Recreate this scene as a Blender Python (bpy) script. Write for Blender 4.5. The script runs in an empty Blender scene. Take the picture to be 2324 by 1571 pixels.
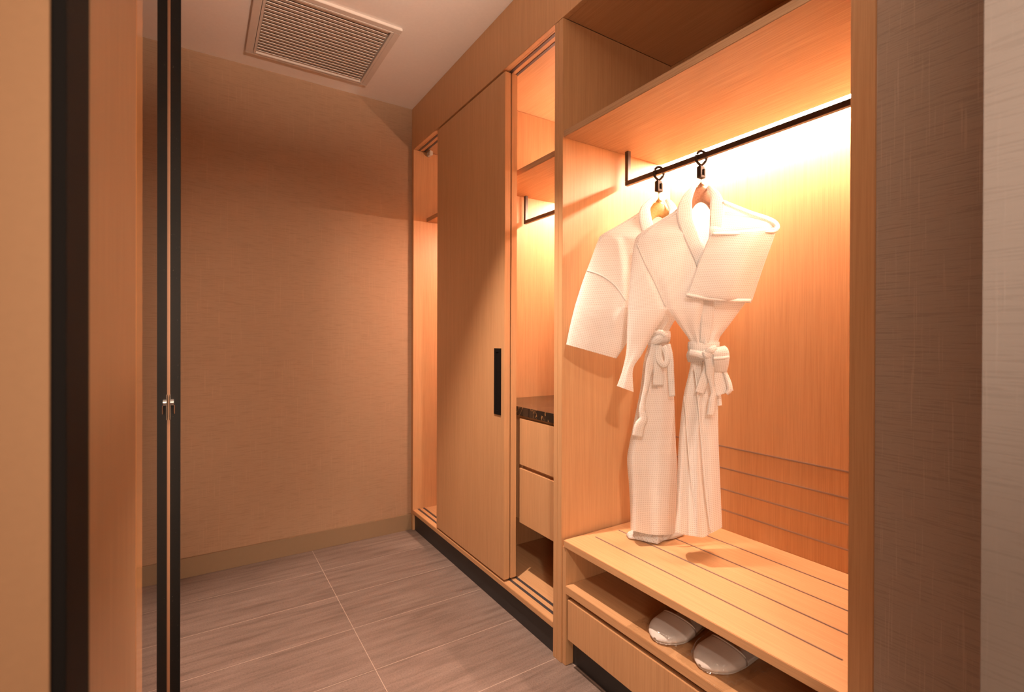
import bpy, bmesh, math, random
from mathutils import Vector, Matrix, noise
random.seed(7)
S = bpy.context.scene
COL = S.collection
# ------------------------------------------------------------------ camera
F, CX, CY, W = 1109.42, 1162.0, 775.19, 2324
YAW, PIT, ROL = .568804, -.00269394, .0030980
CAM = Vector((0, 0, 1.15))
fw = Vector((math.sin(YAW)*math.cos(PIT), math.cos(YAW)*math.cos(PIT), math.sin(PIT)))
r0 = fw.cross(Vector((0, 0, 1))).normalized()
u0 = r0.cross(fw)
RT = r0*math.cos(ROL)+u0*math.sin(ROL)
UP = u0*math.cos(ROL)-r0*math.sin(ROL)
cd = bpy.data.cameras.new('camera')
cam = bpy.data.objects.new('camera', cd); COL.objects.link(cam)
m = Matrix((RT, UP, -fw)).transposed().to_4x4(); m.translation = CAM
cam.matrix_world = m
cd.sensor_width = 36; cd.lens = F*36/W; cd.shift_y = -10.31/W; cd.clip_start = .01
cd.dof.use_dof = True; cd.dof.focus_distance = 1.9; cd.dof.aperture_fstop = 5.0
S.camera = cam

def ray(px, py):
    return fw+RT*((px-CX)/F)-UP*((py-CY)/F)
class Hang:
    """vertical cloth plane through a hanger hook, facing azimuth th"""
    def __init__(s, hx, hy, th):
        t = math.radians(th); s.n = Vector((math.sin(t), math.cos(t), 0)); s.h = Vector((hx, hy, 0))
        s.r = Vector((math.cos(t), -math.sin(t), 0))
    def at(s, px, py, off=0):
        d = ray(px, py); t = (s.n.dot(s.h-CAM)-off)/s.n.dot(d)
        return CAM+d*t

# ------------------------------------------------------------------ materials
def new_mat(name):
    mt = bpy.data.materials.new(name); mt.use_nodes = True
    nt = mt.node_tree; b = nt.nodes['Principled BSDF']
    return mt, nt, b
def N(nt, t, **kw):
    n = nt.nodes.new(t)
    for k, v in kw.items():
        if k in n.inputs: n.inputs[k].default_value = v
        else: setattr(n, k, v)
    return n
def mapped(nt, scale, coord='Object'):
    tc = N(nt, 'ShaderNodeTexCoord'); mp = N(nt, 'ShaderNodeMapping')
    mp.inputs['Scale'].default_value = scale
    nt.links.new(tc.outputs[coord], mp.inputs['Vector'])
    return mp.outputs[0]
def ramp(nt, fac, stops):
    r = N(nt, 'ShaderNodeValToRGB'); e = r.color_ramp.elements
    while len(e) > len(stops): e.remove(e[-1])
    while len(e) < len(stops): e.new(1)
    for el, (p, c) in zip(e, stops): el.position = p; el.color = (*c, 1)
    nt.links.new(fac, r.inputs[0]); return r.outputs[0]
def mixc(nt, a, b, fac=.5, mode='MIX'):
    x = N(nt, 'ShaderNodeMix', data_type='RGBA', blend_type=mode)
    if isinstance(fac, (int, float)): x.inputs[0].default_value = fac
    else: nt.links.new(fac, x.inputs[0])
    for i, v in ((6, a), (7, b)):
        if isinstance(v, tuple): x.inputs[i].default_value = (*v, 1)
        else: nt.links.new(v, x.inputs[i])
    return x.outputs[2]
def math_(nt, op, a, b=None):
    x = N(nt, 'ShaderNodeMath', operation=op)
    for i, v in ((0, a), (1, b)):
        if v is None: continue
        if isinstance(v, (int, float)): x.inputs[i].default_value = v
        else: nt.links.new(v, x.inputs[i])
    return x.outputs[0]
def bump(nt, b, h, strength, dist):
    bp = N(nt, 'ShaderNodeBump'); bp.inputs['Strength'].default_value = strength
    bp.inputs['Distance'].default_value = dist
    nt.links.new(h, bp.inputs['Height']); nt.links.new(bp.outputs[0], b.inputs['Normal'])
def plain(name, col, rough=.5, metal=0, spec=.5):
    mt, nt, b = new_mat(name)
    b.inputs['Base Color'].default_value = (*col, 1); b.inputs['Roughness'].default_value = rough
    b.inputs['Metallic'].default_value = metal; b.inputs['Specular IOR Level'].default_value = spec
    return mt

WOODC = ((.565, .315, .152), (.645, .375, .19))
def wood(name, axis, cols=WOODC, rough=.42, spec=.4):
    mt, nt, b = new_mat(name)
    sc = [330, 330, 330]; sc['xyz'.index(axis)] = 6
    s2 = [45, 45, 45]; s2['xyz'.index(axis)] = 1.2
    n1 = N(nt, 'ShaderNodeTexNoise', Scale=1.0, Detail=3.0, Roughness=.6)
    nt.links.new(mapped(nt, sc), n1.inputs['Vector'])
    n2 = N(nt, 'ShaderNodeTexNoise', Scale=1.0, Detail=2.0)
    nt.links.new(mapped(nt, s2), n2.inputs['Vector'])
    c1 = ramp(nt, n1.outputs[0], [(.28, cols[0]), (.62, cols[1])])
    k = ramp(nt, n2.outputs[0], [(.3, (.965, .955, .945)), (.7, (1.02, 1.02, 1.02))])
    nt.links.new(mixc(nt, c1, k, 1.0, 'MULTIPLY'), b.inputs['Base Color'])
    b.inputs['Roughness'].default_value = rough; b.inputs['Specular IOR Level'].default_value = spec
    bump(nt, b, n1.outputs[0], .05, .0005)
    return mt
WZ, WY, WX = wood('veneer_vertical', 'z'), wood('veneer_lengthwise', 'y'), wood('veneer_crosswise', 'x')
EDGE = wood('veneer_edge_banding', 'y', ((.42, .24, .125), (.56, .345, .195)), .5)
JAMB = wood('jamb_wood', 'z', ((.25, .145, .075), (.33, .197, .105)), .42, .4)

def linen(name, col, dark, slub=1.0, swap=False):
    mt, nt, b = new_mat(name)
    # warp threads, weft crinkles and vertical slubs
    fine = N(nt, 'ShaderNodeTexNoise', Scale=1.0, Detail=2.0)
    nt.links.new(mapped(nt, (900, 900, 900)), fine.inputs['Vector'])
    cr = N(nt, 'ShaderNodeTexWave', bands_direction='Z', Scale=34.0, Distortion=7.0, Detail=3.0)
    cr.inputs['Detail Scale'].default_value = .35
    nt.links.new(mapped(nt, (1, 1, 1)), cr.inputs['Vector'])
    ck = N(nt, 'ShaderNodeTexNoise', Scale=1.0, Detail=4.0, Distortion=.6)
    nt.links.new(mapped(nt, (13, 13, 330)), ck.inputs['Vector'])
    ckl = ramp(nt, ck.outputs[0], [(.40, (0, 0, 0)), (.47, (1, 1, 1))])
    sl = N(nt, 'ShaderNodeTexNoise', Scale=1.0, Detail=2.0)
    nt.links.new(mapped(nt, (330, 330, 7)), sl.inputs['Vector'])
    sll = ramp(nt, sl.outputs[0], [(.62, (0, 0, 0)), (.70, (1, 1, 1))])
    h = math_(nt, 'ADD', math_(nt, 'MULTIPLY', ckl, .6), math_(nt, 'MULTIPLY', sll, .5*slub))
    h = math_(nt, 'ADD', h, math_(nt, 'MULTIPLY', fine.outputs[0], .35))
    h = math_(nt, 'ADD', h, math_(nt, 'MULTIPLY', cr.outputs[1], .12))
    c = mixc(nt, dark, col, ramp(nt, math_(nt, 'ADD', math_(nt, 'MULTIPLY', ckl, .6), math_(nt, 'MULTIPLY', fine.outputs[0], .5)), [(.2, (0, 0, 0)), (.9, (1, 1, 1))]))
    c = mixc(nt, c, tuple(min(1, v*1.22) for v in col), math_(nt, 'MULTIPLY', sll, .7*slub))
    nt.links.new(c, b.inputs['Base Color'])
    b.inputs['Roughness'].default_value = .75; b.inputs['Specular IOR Level'].default_value = .2
    bump(nt, b, h, .45*slub, .0012)
    return mt
LINEN_R = linen('linen_wallpaper_grey', (.46, .37, .305), (.40, .32, .262), .8)
LINEN_B = linen('linen_wallpaper_brown', (.43, .28, .18), (.375, .24, .152), .55)
LINEN_N = linen('linen_wallpaper_pale', (.27, .235, .215), (.245, .212, .193), .4)

def floor_mat():
    mt, nt, b = new_mat('streaked_stone_tile')
    tc = N(nt, 'ShaderNodeTexCoord'); sp = N(nt, 'ShaderNodeSeparateXYZ')
    nt.links.new(tc.outputs['Object'], sp.inputs[0])
    def line(src, off, step, w):
        a = math_(nt, 'ADD', src, -off+step*20); a = math_(nt, 'MODULO', a, step)
        a = math_(nt, 'MINIMUM', a, math_(nt, 'SUBTRACT', step, a))
        return math_(nt, 'LESS_THAN', a, w)
    gx = line(sp.outputs[0], .518, .6, .0011); gy = line(sp.outputs[1], 1.687, .2875, .0011)
    g = math_(nt, 'MAXIMUM', gx, gy)
    st = N(nt, 'ShaderNodeTexNoise', Scale=1.0, Detail=5.0, Roughness=.65, Distortion=.25)
    nt.links.new(mapped(nt, (3.2, 34, 1)), st.inputs['Vector'])
    sk = N(nt, 'ShaderNodeTexNoise', Scale=1.0, Detail=3.0, Roughness=.8)
    nt.links.new(mapped(nt, (160, 330, 1)), sk.inputs['Vector'])
    c1 = ramp(nt, st.outputs[0], [(.3, (.160, .118, .100)), (.5, (.228, .172, .148)), (.72, (.285, .22, .192))])
    c2 = ramp(nt, sk.outputs[0], [(.3, (.62, .60, .58)), (.5, (1, 1, 1)), (.7, (1.12, 1.12, 1.12))])
    c = mixc(nt, c1, c2, 1.0, 'MULTIPLY')
    c = mixc(nt, c, (.50, .40, .34), g)
    nt.links.new(c, b.inputs['Base Color'])
    b.inputs['Roughness'].default_value = .48; b.inputs['Specular IOR Level'].default_value = .35
    bump(nt, b, sk.outputs[0], .12, .001)
    return mt
FLOOR = floor_mat()

def paint(name, col, rough=.8, sc=60, amt=.12, spec=.25):
    mt, nt, b = new_mat(name)
    n = N(nt, 'ShaderNodeTexNoise', Scale=sc, Detail=4.0)
    nt.links.new(mapped(nt, (1, 1, 1)), n.inputs['Vector'])
    nt.links.new(ramp(nt, n.outputs[0], [(.3, tuple(v*.97 for v in col)), (.7, col)]), b.inputs['Base Color'])
    b.inputs['Roughness'].default_value = rough; b.inputs['Specular IOR Level'].default_value = spec
    bump(nt, b, n.outputs[0], amt, .001)
    return mt
CEIL = paint('ceiling_paint', (.90, .84, .80), .85, 90, .05)
BEIGE = paint('beige_plaster', (.36, .215, .12), .8, 170, .35)
GRILLE = paint('grille_enamel', (.74, .66, .60), .5, 40, .0, .4)
BASEB = paint('baseboard_paint', (.30, .205, .125), .55, 40, .02)
GAP_SHADE = plain('louvre_gap_shade', (.40, .35, .31), .8)  # dark tone painted in for the shade between the louvres
KICK = paint('dark_metal_plinth', (.024, .023, .025), .45, 30, .03, .5)
BLACKM = paint('black_metal', (.010, .009, .009), .7, 120, .03, .06)
BRONZE = paint('dark_bronze_rail', (.035, .022, .016), .34, 120, .02, .6)
RINGM = plain('dark_brown_plastic', (.028, .017, .012), .6, 0, .25)
TRACK = plain('grey_track', (.13, .12, .125), .4, .6)
INLAY = plain('bronze_inlay', (.36, .25, .20), .35, .35)
INLAYD = plain('inlay_groove', (.10, .055, .03), .6)
STEEL = plain('steel', (.6, .57, .54), .25, 1)
def dusty_black():
    mt, nt, b = new_mat('dusty_black_frame')
    v = N(nt, 'ShaderNodeTexNoise', Scale=260.0, Detail=2.0); nt.links.new(mapped(nt, (1, 1, .6)), v.inputs['Vector'])
    c = ramp(nt, v.outputs[0], [(.70, (.016, .015, .014)), (.78, (.10, .09, .075))])
    nt.links.new(c, b.inputs['Base Color']); b.inputs['Roughness'].default_value = .55; b.inputs['Specular IOR Level'].default_value = .2
    return mt
DUSTY = dusty_black()
def tinted_glass():
    mt, nt, b = new_mat('dark_tinted_glass')
    v = N(nt, 'ShaderNodeTexNoise', Scale=240.0, Detail=1.0); nt.links.new(mapped(nt, (1, 1, 1)), v.inputs['Vector'])
    c = ramp(nt, v.outputs[0], [(.76, (.02, .018, .016)), (.80, (.35, .28, .22))])
    nt.links.new(c, b.inputs['Base Color'])
    b.inputs['Roughness'].default_value = .015; b.inputs['Specular IOR Level'].default_value = .75
    return mt
GLASS = tinted_glass()
BEAD = wood('bead_painted_reflection', 'z', ((.55, .27, .10), (.62, .32, .13)), .12, .8)  # orange base colour stands in for the wardrobe reflected in this strip
SEAL = plain('tan_seal', (.50, .26, .14), .5)
def marble():
    mt, nt, b = new_mat('dark_veined_marble')
    n = N(nt, 'ShaderNodeTexNoise', Scale=11.0, Detail=4.0, Distortion=1.8); nt.links.new(mapped(nt, (1, 1, 1)), n.inputs['Vector'])
    a = math_(nt, 'ABSOLUTE', math_(nt, 'SUBTRACT', n.outputs[0], .5))
    c = ramp(nt, a, [(.0, (.50, .27, .11)), (.006, (.20, .10, .04)), (.016, (.022, .016, .012)), (1, (.014, .011, .010))])
    nt.links.new(c, b.inputs['Base Color']); b.inputs['Roughness'].default_value = .12
    return mt
MARBLE = marble()
def waffle():
    mt, nt, b = new_mat('white_waffle_cotton')
    tc = N(nt, 'ShaderNodeTexCoord'); sp = N(nt, 'ShaderNodeSeparateXYZ')
    nt.links.new(tc.outputs['UV'], sp.inputs[0])
    def tri(src):
        a = math_(nt, 'MULTIPLY', src, 1/.006); a = math_(nt, 'FRACT', a)
        return math_(nt, 'ABSOLUTE', math_(nt, 'SUBTRACT', a, .5))
    h = math_(nt, 'MAXIMUM', tri(sp.outputs[0]), math_(nt, 'MULTIPLY', tri(sp.outputs[1]), 1.0))
    c = ramp(nt, h, [(.08, (.70, .66, .61)), (.30, (.95, .945, .93))])  # pits of the weave coloured darker to paint in their shade
    nt.links.new(c, b.inputs['Base Color']); b.inputs['Roughness'].default_value = .85
    b.inputs['Specular IOR Level'].default_value = .15
    b.inputs['Sheen Weight'].default_value = .1
    bp = N(nt, 'ShaderNodeBump'); bp.inputs['Strength'].default_value = .8; bp.inputs['Distance'].default_value = .0012
    nt.links.new(h, bp.inputs['Height']); nt.links.new(bp.outputs[0], b.inputs['Normal'])
    tr = N(nt, 'ShaderNodeBsdfTranslucent'); nt.links.new(c, tr.inputs[0]); nt.links.new(bp.outputs[0], tr.inputs['Normal'])
    ms = N(nt, 'ShaderNodeMixShader'); ms.inputs[0].default_value = .42
    nt.links.new(b.outputs[0], ms.inputs[1]); nt.links.new(tr.outputs[0], ms.inputs[2])
    nt.links.new(ms.outputs[0], nt.nodes['Material Output'].inputs[0])
    return mt
WAFFLE = waffle()
HANGW = wood('hanger_wood', 'x', ((.40, .20, .05), (.55, .30, .09)), .35)
HANG_SHADE = wood('hanger_wood_shaded', 'x', ((.30, .15, .085), (.42, .23, .14)), .4)  # darker copy of the hanger wood with shade painted into its colour
FELT = paint('slipper_terry', (.78, .73, .70), .9, 500, .4)
SOLE = paint('slipper_sole', (.66, .61, .57), .8, 300, .2)
def film():
    mt, nt, b = new_mat('clear_plastic_film')
    nt.nodes.remove(b)
    n = N(nt, 'ShaderNodeTexNoise', Scale=55.0, Detail=5.0, Roughness=.7, Distortion=1.0)
    nt.links.new(mapped(nt, (1, 1, 1)), n.inputs['Vector'])
    bp = N(nt, 'ShaderNodeBump'); bp.inputs['Strength'].default_value = .2; bp.inputs['Distance'].default_value = .003
    nt.links.new(n.outputs[0], bp.inputs['Height'])
    t = N(nt, 'ShaderNodeBsdfTransparent'); t.inputs[0].default_value = (.93, .92, .91, 1)
    g = N(nt, 'ShaderNodeBsdfGlossy'); g.inputs['Roughness'].default_value = .1; g.inputs[0].default_value = (1, 1, 1, 1)
    fr = N(nt, 'ShaderNodeLayerWeight'); fr.inputs[0].default_value = .5
    for x in (g, fr): nt.links.new(bp.outputs[0], x.inputs['Normal'])
    ms = N(nt, 'ShaderNodeMixShader')
    nt.links.new(math_(nt, 'ADD', math_(nt, 'MULTIPLY', math_(nt, 'POWER', fr.outputs[1], 3.0), .5), .03), ms.inputs[0]); nt.links.new(t.outputs[0], ms.inputs[1]); nt.links.new(g.outputs[0], ms.inputs[2])
    nt.links.new(ms.outputs[0], nt.nodes['Material Output'].inputs[0])
    return mt
FILM = film()
LEDC = (1.0, .67, .49)
def emit(name, col, s):
    mt = bpy.data.materials.new(name); mt.use_nodes = True; nt = mt.node_tree
    nt.nodes.remove(nt.nodes['Principled BSDF'])
    e = N(nt, 'ShaderNodeEmission'); e.inputs[0].default_value = (*col, 1); e.inputs[1].default_value = s
    nt.links.new(e.outputs[0], nt.nodes['Material Output'].inputs[0]); return mt

# ------------------------------------------------------------------ object helpers
def tag(o, label=None, cat=None, group=None, kind=None):
    for k, v in (('label', label), ('category', cat), ('group', group), ('kind', kind)):
        if v: o[k] = v
    return o
def thing(name, label, cat, loc=(0, 0, 0), group=None):
    o = bpy.data.objects.new(name, None); o.empty_display_size = .05; COL.objects.link(o); o.location = loc
    return tag(o, label, cat, group)
def base_of(p):
    v = Vector((0, 0, 0))
    while p: v += p.location; p = p.parent
    return v
def link(name, me, mat, parent=None, smooth=False):
    """mesh given in world coordinates -> object under parent"""
    me.transform(Matrix.Translation(-base_of(parent)))
    o = bpy.data.objects.new(name, me); COL.objects.link(o); o.parent = parent
    if mat: me.materials.append(mat)
    if smooth:
        for p in me.polygons: p.use_smooth = True
    return o
def bm_box(bm, x0, x1, y0, y1, z0, z1):
    g = bmesh.ops.create_cube(bm, size=1)['verts']
    bmesh.ops.scale(bm, vec=(x1-x0, y1-y0, z1-z0), verts=g)
    bmesh.ops.translate(bm, vec=((x0+x1)/2, (y0+y1)/2, (z0+z1)/2), verts=g)
    return g
def boxes(name, lst, mat, parent=None, bev=.0012):
    bm = bmesh.new()
    for b in lst: bm_box(bm, *b)
    if bev: bmesh.ops.bevel(bm, geom=bm.edges[:], offset=bev, segments=2, affect='EDGES', clamp_overlap=True)
    me = bpy.data.meshes.new(name); bm.to_mesh(me); bm.free()
    return link(name, me, mat, parent)
def box(name, x0, x1, y0, y1, z0, z1, mat, parent=None, bev=.0012):
    return boxes(name, [(x0, x1, y0, y1, z0, z1)], mat, parent, bev)
def struct(name, b, mat, label=None, bev=0):
    o = box(name, *b, mat, None, bev); o['kind'] = 'structure'
    if label: o['label'] = label
    return o
def bm_tube(bm, pts, r, seg=10, closed=False):
    pts = [Vector(p) for p in pts]; n = len(pts); rings = []
    for i, p in enumerate(pts):
        a = pts[(i-1) % n] if closed or i > 0 else p; b = pts[(i+1) % n] if closed or i < n-1 else p
        t = (b-a).normalized(); ref = Vector((0, 0, 1)) if abs(t.z) < .9 else Vector((1, 0, 0))
        s = t.cross(ref).normalized(); q = s.cross(t)
        rr = r[i] if isinstance(r, (list, tuple)) else r
        rings.append([bm.verts.new(p+(s*math.cos(2*math.pi*k/seg)+q*math.sin(2*math.pi*k/seg))*rr) for k in range(seg)])
    for i in range(n if closed else n-1):
        A, B = rings[i], rings[(i+1) % n]
        for k in range(seg): bm.faces.new((A[k], A[(k+1) % seg], B[(k+1) % seg], B[k]))
    if not closed:
        bm.faces.new(rings[0][::-1]); bm.faces.new(rings[-1])
def done(name, bm, mat, parent=None, smooth=True):
    bmesh.ops.recalc_face_normals(bm, faces=bm.faces[:])
    me = bpy.data.meshes.new(name); bm.to_mesh(me); bm.free()
    return link(name, me, mat, parent, smooth)

# ------------------------------------------------------------------ the setting
H = 2.55
struct('floor', (-1.7, 1.75, -1.7, 2.95, -.08, 0), FLOOR, 'brown grey streaked stone tile floor with thin pale grout')
struct('ceiling', (-1.7, 1.75, -1.7, 2.95, H, H+.08), CEIL, 'plain pale ceiling')
struct('wall_back', (-.4, 1.75, 2.835, 2.95, 0, H), LINEN_B, 'brown linen wallpaper wall at the end of the closet')
struct('baseboard_back', (-.1, 1.085, 2.822, 2.836, 0, .094), BASEB, 'painted brown baseboard along the end wall', .001)
struct('wall_left', (-.4, -.105, 1.66, 2.84, 0, H), LINEN_B, 'brown wallpaper wall behind the black frame')
struct('wall_right', (1.087, 1.75, .17, .4125, 0, H), LINEN_R, 'taupe crinkled linen wallpaper beside the open wardrobe')
struct('wall_near', (.749, 1.75, -1.7, .18, 0, H), LINEN_N, 'pale textured wall corner at the right edge')
struct('wall_front', (-1.7, -.0775, .405, .475, 0, H), BEIGE, 'beige plaster wall at the left edge')
struct('wall_outer', (-1.8, -1.7, -1.7, .475, 0, H), BEIGE, 'beige plaster wall of the anteroom')
struct('wall_behind', (-1.8, 1.75, -1.8, -1.7, 0, H), BEIGE, 'beige plaster wall behind the viewer')
struct('wall_core', (-.4, -.13, .475, 1.66, 0, H), BEIGE, 'wall core behind the glass panel')
struct('wall_outside', (1.66+.02, 1.75, .41, 2.84, 0, H), BEIGE, 'wall behind the wardrobes')
# door opening on the left, seen nearly edge on
struct('trim_1', (-.0775, -.07, .407, .482, 0, H), BLACKM, 'black reveal strip at the end of the beige wall', .0005)
struct('trim_2', (-.13, -.07, .482, .805, 0, H), JAMB, 'orange brown wooden door jamb', .0015)
struct('trim_3', (-.13, -.0698, .8055, .886, 0, H), BEAD, 'glossy bead beside the wooden jamb, orange reflection painted in', .001)
door = thing('door_1', 'dark tinted glass door panel with black frame seen edge on', 'door', (-.09, 1.25, 0)); door['kind'] = 'structure'
box('glass_pane', -.13, -.07, .8865, 1.605, 0, H, GLASS, door, .0003)
box('stile', -.13, -.0443, 1.612, 1.655, 0, H, DUSTY, door, .0008)
box('seal_strip', -.0705, -.0668, 1.604, 1.6125, 0, H, SEAL, door, .0004)
bm = bmesh.new()
zl = .967
bm_box(bm, -.0672, -.0652, 1.598, 1.6125, zl-.034, zl+.034)
bmesh.ops.bevel(bm, geom=bm.edges[:], offset=.0006, segments=1, affect='EDGES')
bm_tube(bm, [(-.066, 1.605, zl+.012), (-.058, 1.605, zl+.012)], .0095, 16)
bm_tube(bm, [(-.0575, 1.603, zl+.005), (-.0575, 1.603, zl-.018)], .002, 8)
lt = done('latch', bm, STEEL, door, False); lt['label'] = 'small metal latch'

# ------------------------------------------------------------------ ceiling grille
vent = thing('air_vent', 'white louvred air vent grille set in the ceiling', 'vent', (.476, 2.405, H))
vx0, vx1, vy0, vy1 = .184, .768, 2.122, 2.69
ix0, ix1, iy0, iy1 = .228, .727, 2.163, 2.663
def frame_bm(x0, x1, y0, y1, a0, a1, b0, b1, z0, z1):
    return [(x0, x1, y0, b0, z0, z1), (x0, x1, b1, y1, z0, z1), (x0, a0, b0, b1, z0, z1), (a1, x1, b0, b1, z0, z1)]
boxes('frame', frame_bm(vx0, vx1, vy0, vy1, ix0-.012, ix1+.012, iy0-.012, iy1+.012, H-.013, H), GRILLE, vent, .0015)
boxes('inner_frame', frame_bm(ix0-.0105, ix1+.0105, iy0-.0105, iy1+.0105, ix0, ix1, iy0, iy1, H-.0145, H), GRILLE, vent, .0008)
box('gap_shade_sheet', ix0, ix1, iy0, iy1, H-.0015, H, GAP_SHADE, vent, 0)  # thin toned sheet standing in for shade behind the slats
bm = bmesh.new(); ns = 20; pt = (iy1-iy0)/ns
for i in range(ns):
    y = iy0+pt*(i+.5)
    g = bm_box(bm, ix0+.002, ix1-.006, -pt*.43, pt*.46, -.0013, .0013)
    bmesh.ops.rotate(bm, verts=g, cent=(0, 0, 0), matrix=Matrix.Rotation(math.radians(13), 3, 'X'))
    bmesh.ops.translate(bm, verts=g, vec=(0, y, H-.0075))
done('louvre', bm, GRILLE, vent, False)

# ------------------------------------------------------------------ sliding wardrobe
XF, XB = 1.086, 1.66
wr = thing('sliding_wardrobe', 'built-in light wood wardrobe with sliding doors half open', 'wardrobe', (1.37, 2.1, 0))
box('fascia', XF, 1.106, .4135, 2.8345, 2.297, H-.0005, WZ, wr, .001)
YD0, YD1 = 2.047, 2.067                        # divider inside
boxes('side_panel', [(XF, XB, 2.805, 2.8345, 0, 2.2965)], WZ, wr)
boxes('side_panel', [(XF, XB, 1.3925, 1.416, 0, 2.2965)], WZ, wr)
box('back_panel', XB-.001, XB+.018, 1.417, 2.804, .1, 2.2965, WZ, wr, 0)
box('top_panel', 1.1065, XB, 1.4165, 2.8045, 2.2975, 2.32, WY, wr, 0)
box('divider', 1.18, XB-.0015, YD0, YD1, .1235, 2.2965, WZ, wr)
box('bottom_panel', XF, XB-.0015, 1.4165, 2.8045, .1005, .123, WY, wr, .0015)
box('shelf', 1.17, XB-.0015, 1.4165, YD0-.0005, 1.87, 1.894, EDGE, wr)
box('shelf', 1.17, XB-.0015, YD1+.0005, 2.8045, 1.87, 1.894, EDGE, wr)
box('plinth', 1.099, 1.12, 1.4165, 2.8045, 0, .1, KICK, wr, .0005)
for z0, z1 in ((.1225, .1245), (2.2955, 2.2978)):
    boxes('track', [(1.1155, 1.1275, 1.417, 2.804, z0, z1), (1.149, 1.161, 1.417, 2.804, z0, z1)], TRACK, wr, 0)
d1 = box('sliding_door', 1.0875, 1.1155, 1.76, 2.458, .132, 2.288, WZ, wr, .0012)
d2 = box('sliding_door', 1.1215, 1.149, 1.76, 2.456, .132, 2.288, WZ, wr, .0012)
hy0, hy1, hz0, hz1 = 1.786, 1.842, .828, 1.1145
hl = boxes('handle', frame_bm(hy0, hy1, hz0, hz1, 1.8, 1.826, .842, 1.1, 0, 1), BLACKM, d1, 0) if False else None
bm = bmesh.new()
for (a, b, c, d) in ((hy0, hy1, hz0, .846), (hy0, hy1, 1.0985, hz1), (hy0, 1.804, .846, 1.0985), (1.828, hy1, .846, 1.0985)):
    bm_box(bm, 1.0845, 1.0885, a, b, c, d)
bm_box(bm, 1.0865, 1.0885, 1.804, 1.828, .846, 1.0985)
hh = done('handle', bm, BLACKM, d1, False); hh['label'] = 'black recessed pull handle'
# rails inside
def rail(parent, y0, y1, z0=1.74, z1=1.757, x=1.375, both=False, top=1.87):
    l = [(x-.008, x+.008, y0, y1, z0, z1), (x-.008, x+.008, y1-.016, y1, z1, top)]
    if both: l.append((x-.008, x+.008, y0, y0+.016, z1, top))
    return boxes('hanging_rail', l, BRONZE, parent, .0012)
rail(wr, 1.42, 2.034, 1.731, 1.748)
sen = thing('door_sensor', 'small clear and white sensor clip under wardrobe top at far left', 'sensor', (1.178, 2.77, 2.296))
box('housing', 1.168, 1.190, 2.755, 2.80, 2.268, 2.2955, plain('sensor_white', (.75, .7, .62), .3), sen, .003)

# drawer chest in the right bay
ch = thing('drawer_chest', 'light wood drawer chest with dark marble top inside the sliding wardrobe', 'drawer unit', (1.4, 1.73, .36))
box('body', 1.192, XB-.002, 1.4175, YD0-.001, .36, .8245, WZ, ch)
box('countertop', 1.166, XB-.002, 1.4175, YD0-.001, .825, .862, MARBLE, ch, .001)
box('drawer', 1.170, 1.1915, 1.4265, 1.767, .612, .811, WZ, ch, .0012)
box('drawer', 1.170, 1.1915, 1.4265, 1.767, .36, .596, WZ, ch, .0012)

# ------------------------------------------------------------------ open wardrobe
ow = thing('open_wardrobe', 'open light wood wardrobe niche lit from inside with high shelf', 'wardrobe', (1.37, .9, 0))
box('side_panel', XF, XB, 1.3682, 1.392, 0, 2.2965, WZ, ow)
box('side_panel', XF, XB, .413, .457, 0, 2.2965, WZ, ow)
GZ = [.753, .672, .5925, .515]
box('back_panel', XB, XB+.018, .4575, 1.3678, 0, 2.2965, WZ, ow, 0)
box('top_panel', 1.1065, XB, .4575, 1.3678, 2.2975, 2.32, WY, ow, 0)
box('shelf', XF+.001, 1.598, .4575, 1.3655, 1.87, 1.8935, EDGE, ow)
box('shelf_rear', 1.5985, XB-.001, .4575, 1.3655, 1.878, 1.8935, EDGE, ow, 0)
rail(ow, .46, 1.343, both=True)
for i, z in enumerate(GZ):
    box('inlay_strip', XB-.0028, XB+.001, .458, 1.3675, z-.0028, z+.0028, INLAY, ow, .0012)
led = thing('strip_light', 'glowing warm strip light under the open shelf behind the rail', 'light', (1.615, .91, 1.87))
box('diffuser', 1.6005, 1.632, .4585, 1.366, 1.8705, 1.8775, emit('strip_glow', LEDC, 285), led, 0)
for (y0, y1, nm) in ((1.43, YD0-.012, 'warm strip light hidden at back of right wardrobe bay'), (YD1+.012, 2.24, 'warm strip light hidden at back of left wardrobe bay')):
    t = thing('strip_light', nm, 'light', (1.61, (y0+y1)/2, 1.866))
    box('diffuser', 1.60, 1.63, y0, y1, 1.864, 1.8695, emit('strip_glow_wardrobe', LEDC, 230 if y0 < 2 else 1100), t, 0)
    t = thing('strip_light', nm.replace('strip light', 'upper strip light'), 'light', (1.61, (y0+y1)/2, 1.8945))
    box('diffuser', 1.61, 1.64, y0, y1, 1.8945, 1.899, emit('strip_glow_upper', LEDC, 65 if y0 < 2 else 200), t, 0)

# luggage bench
bn = thing('luggage_bench', 'light wood luggage bench with bronze inlay lines, low shelf and drawer', 'bench', (1.37, .9, 0))
box('bench_top', XF, XB-.001, .4578, 1.3565, .419, .443, WY, bn, .0012)
for x, a, b in ((1.201, .514, 1.318), (1.317, .514, 1.318), (1.4315, .514, 1.318), (1.551, .514, 1.318)):
    g = box('inlay_strip', x-.0034, x+.0034, a, b, .441, .4448, INLAY, bn, .0016)
box('side_panel', XF+.004, XB-.001, 1.3475, 1.3665, 0, .4185, WZ, bn)
box('side_panel', XF+.004, XB-.001, .4578, .4768, 0, .4185, WZ, bn)
box('shoe_shelf', XF+.001, XB-.002, .4772, 1.347, .257, .285, WY, bn, .0012)
box('back_panel', XB-.016, XB-.002, .4772, 1.347, .0, .4185, WY, bn, 0)
dr = box('drawer', XF+.001, XF+.020, .479, 1.334, .102, .241, WZ, bn, .0012)
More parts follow.
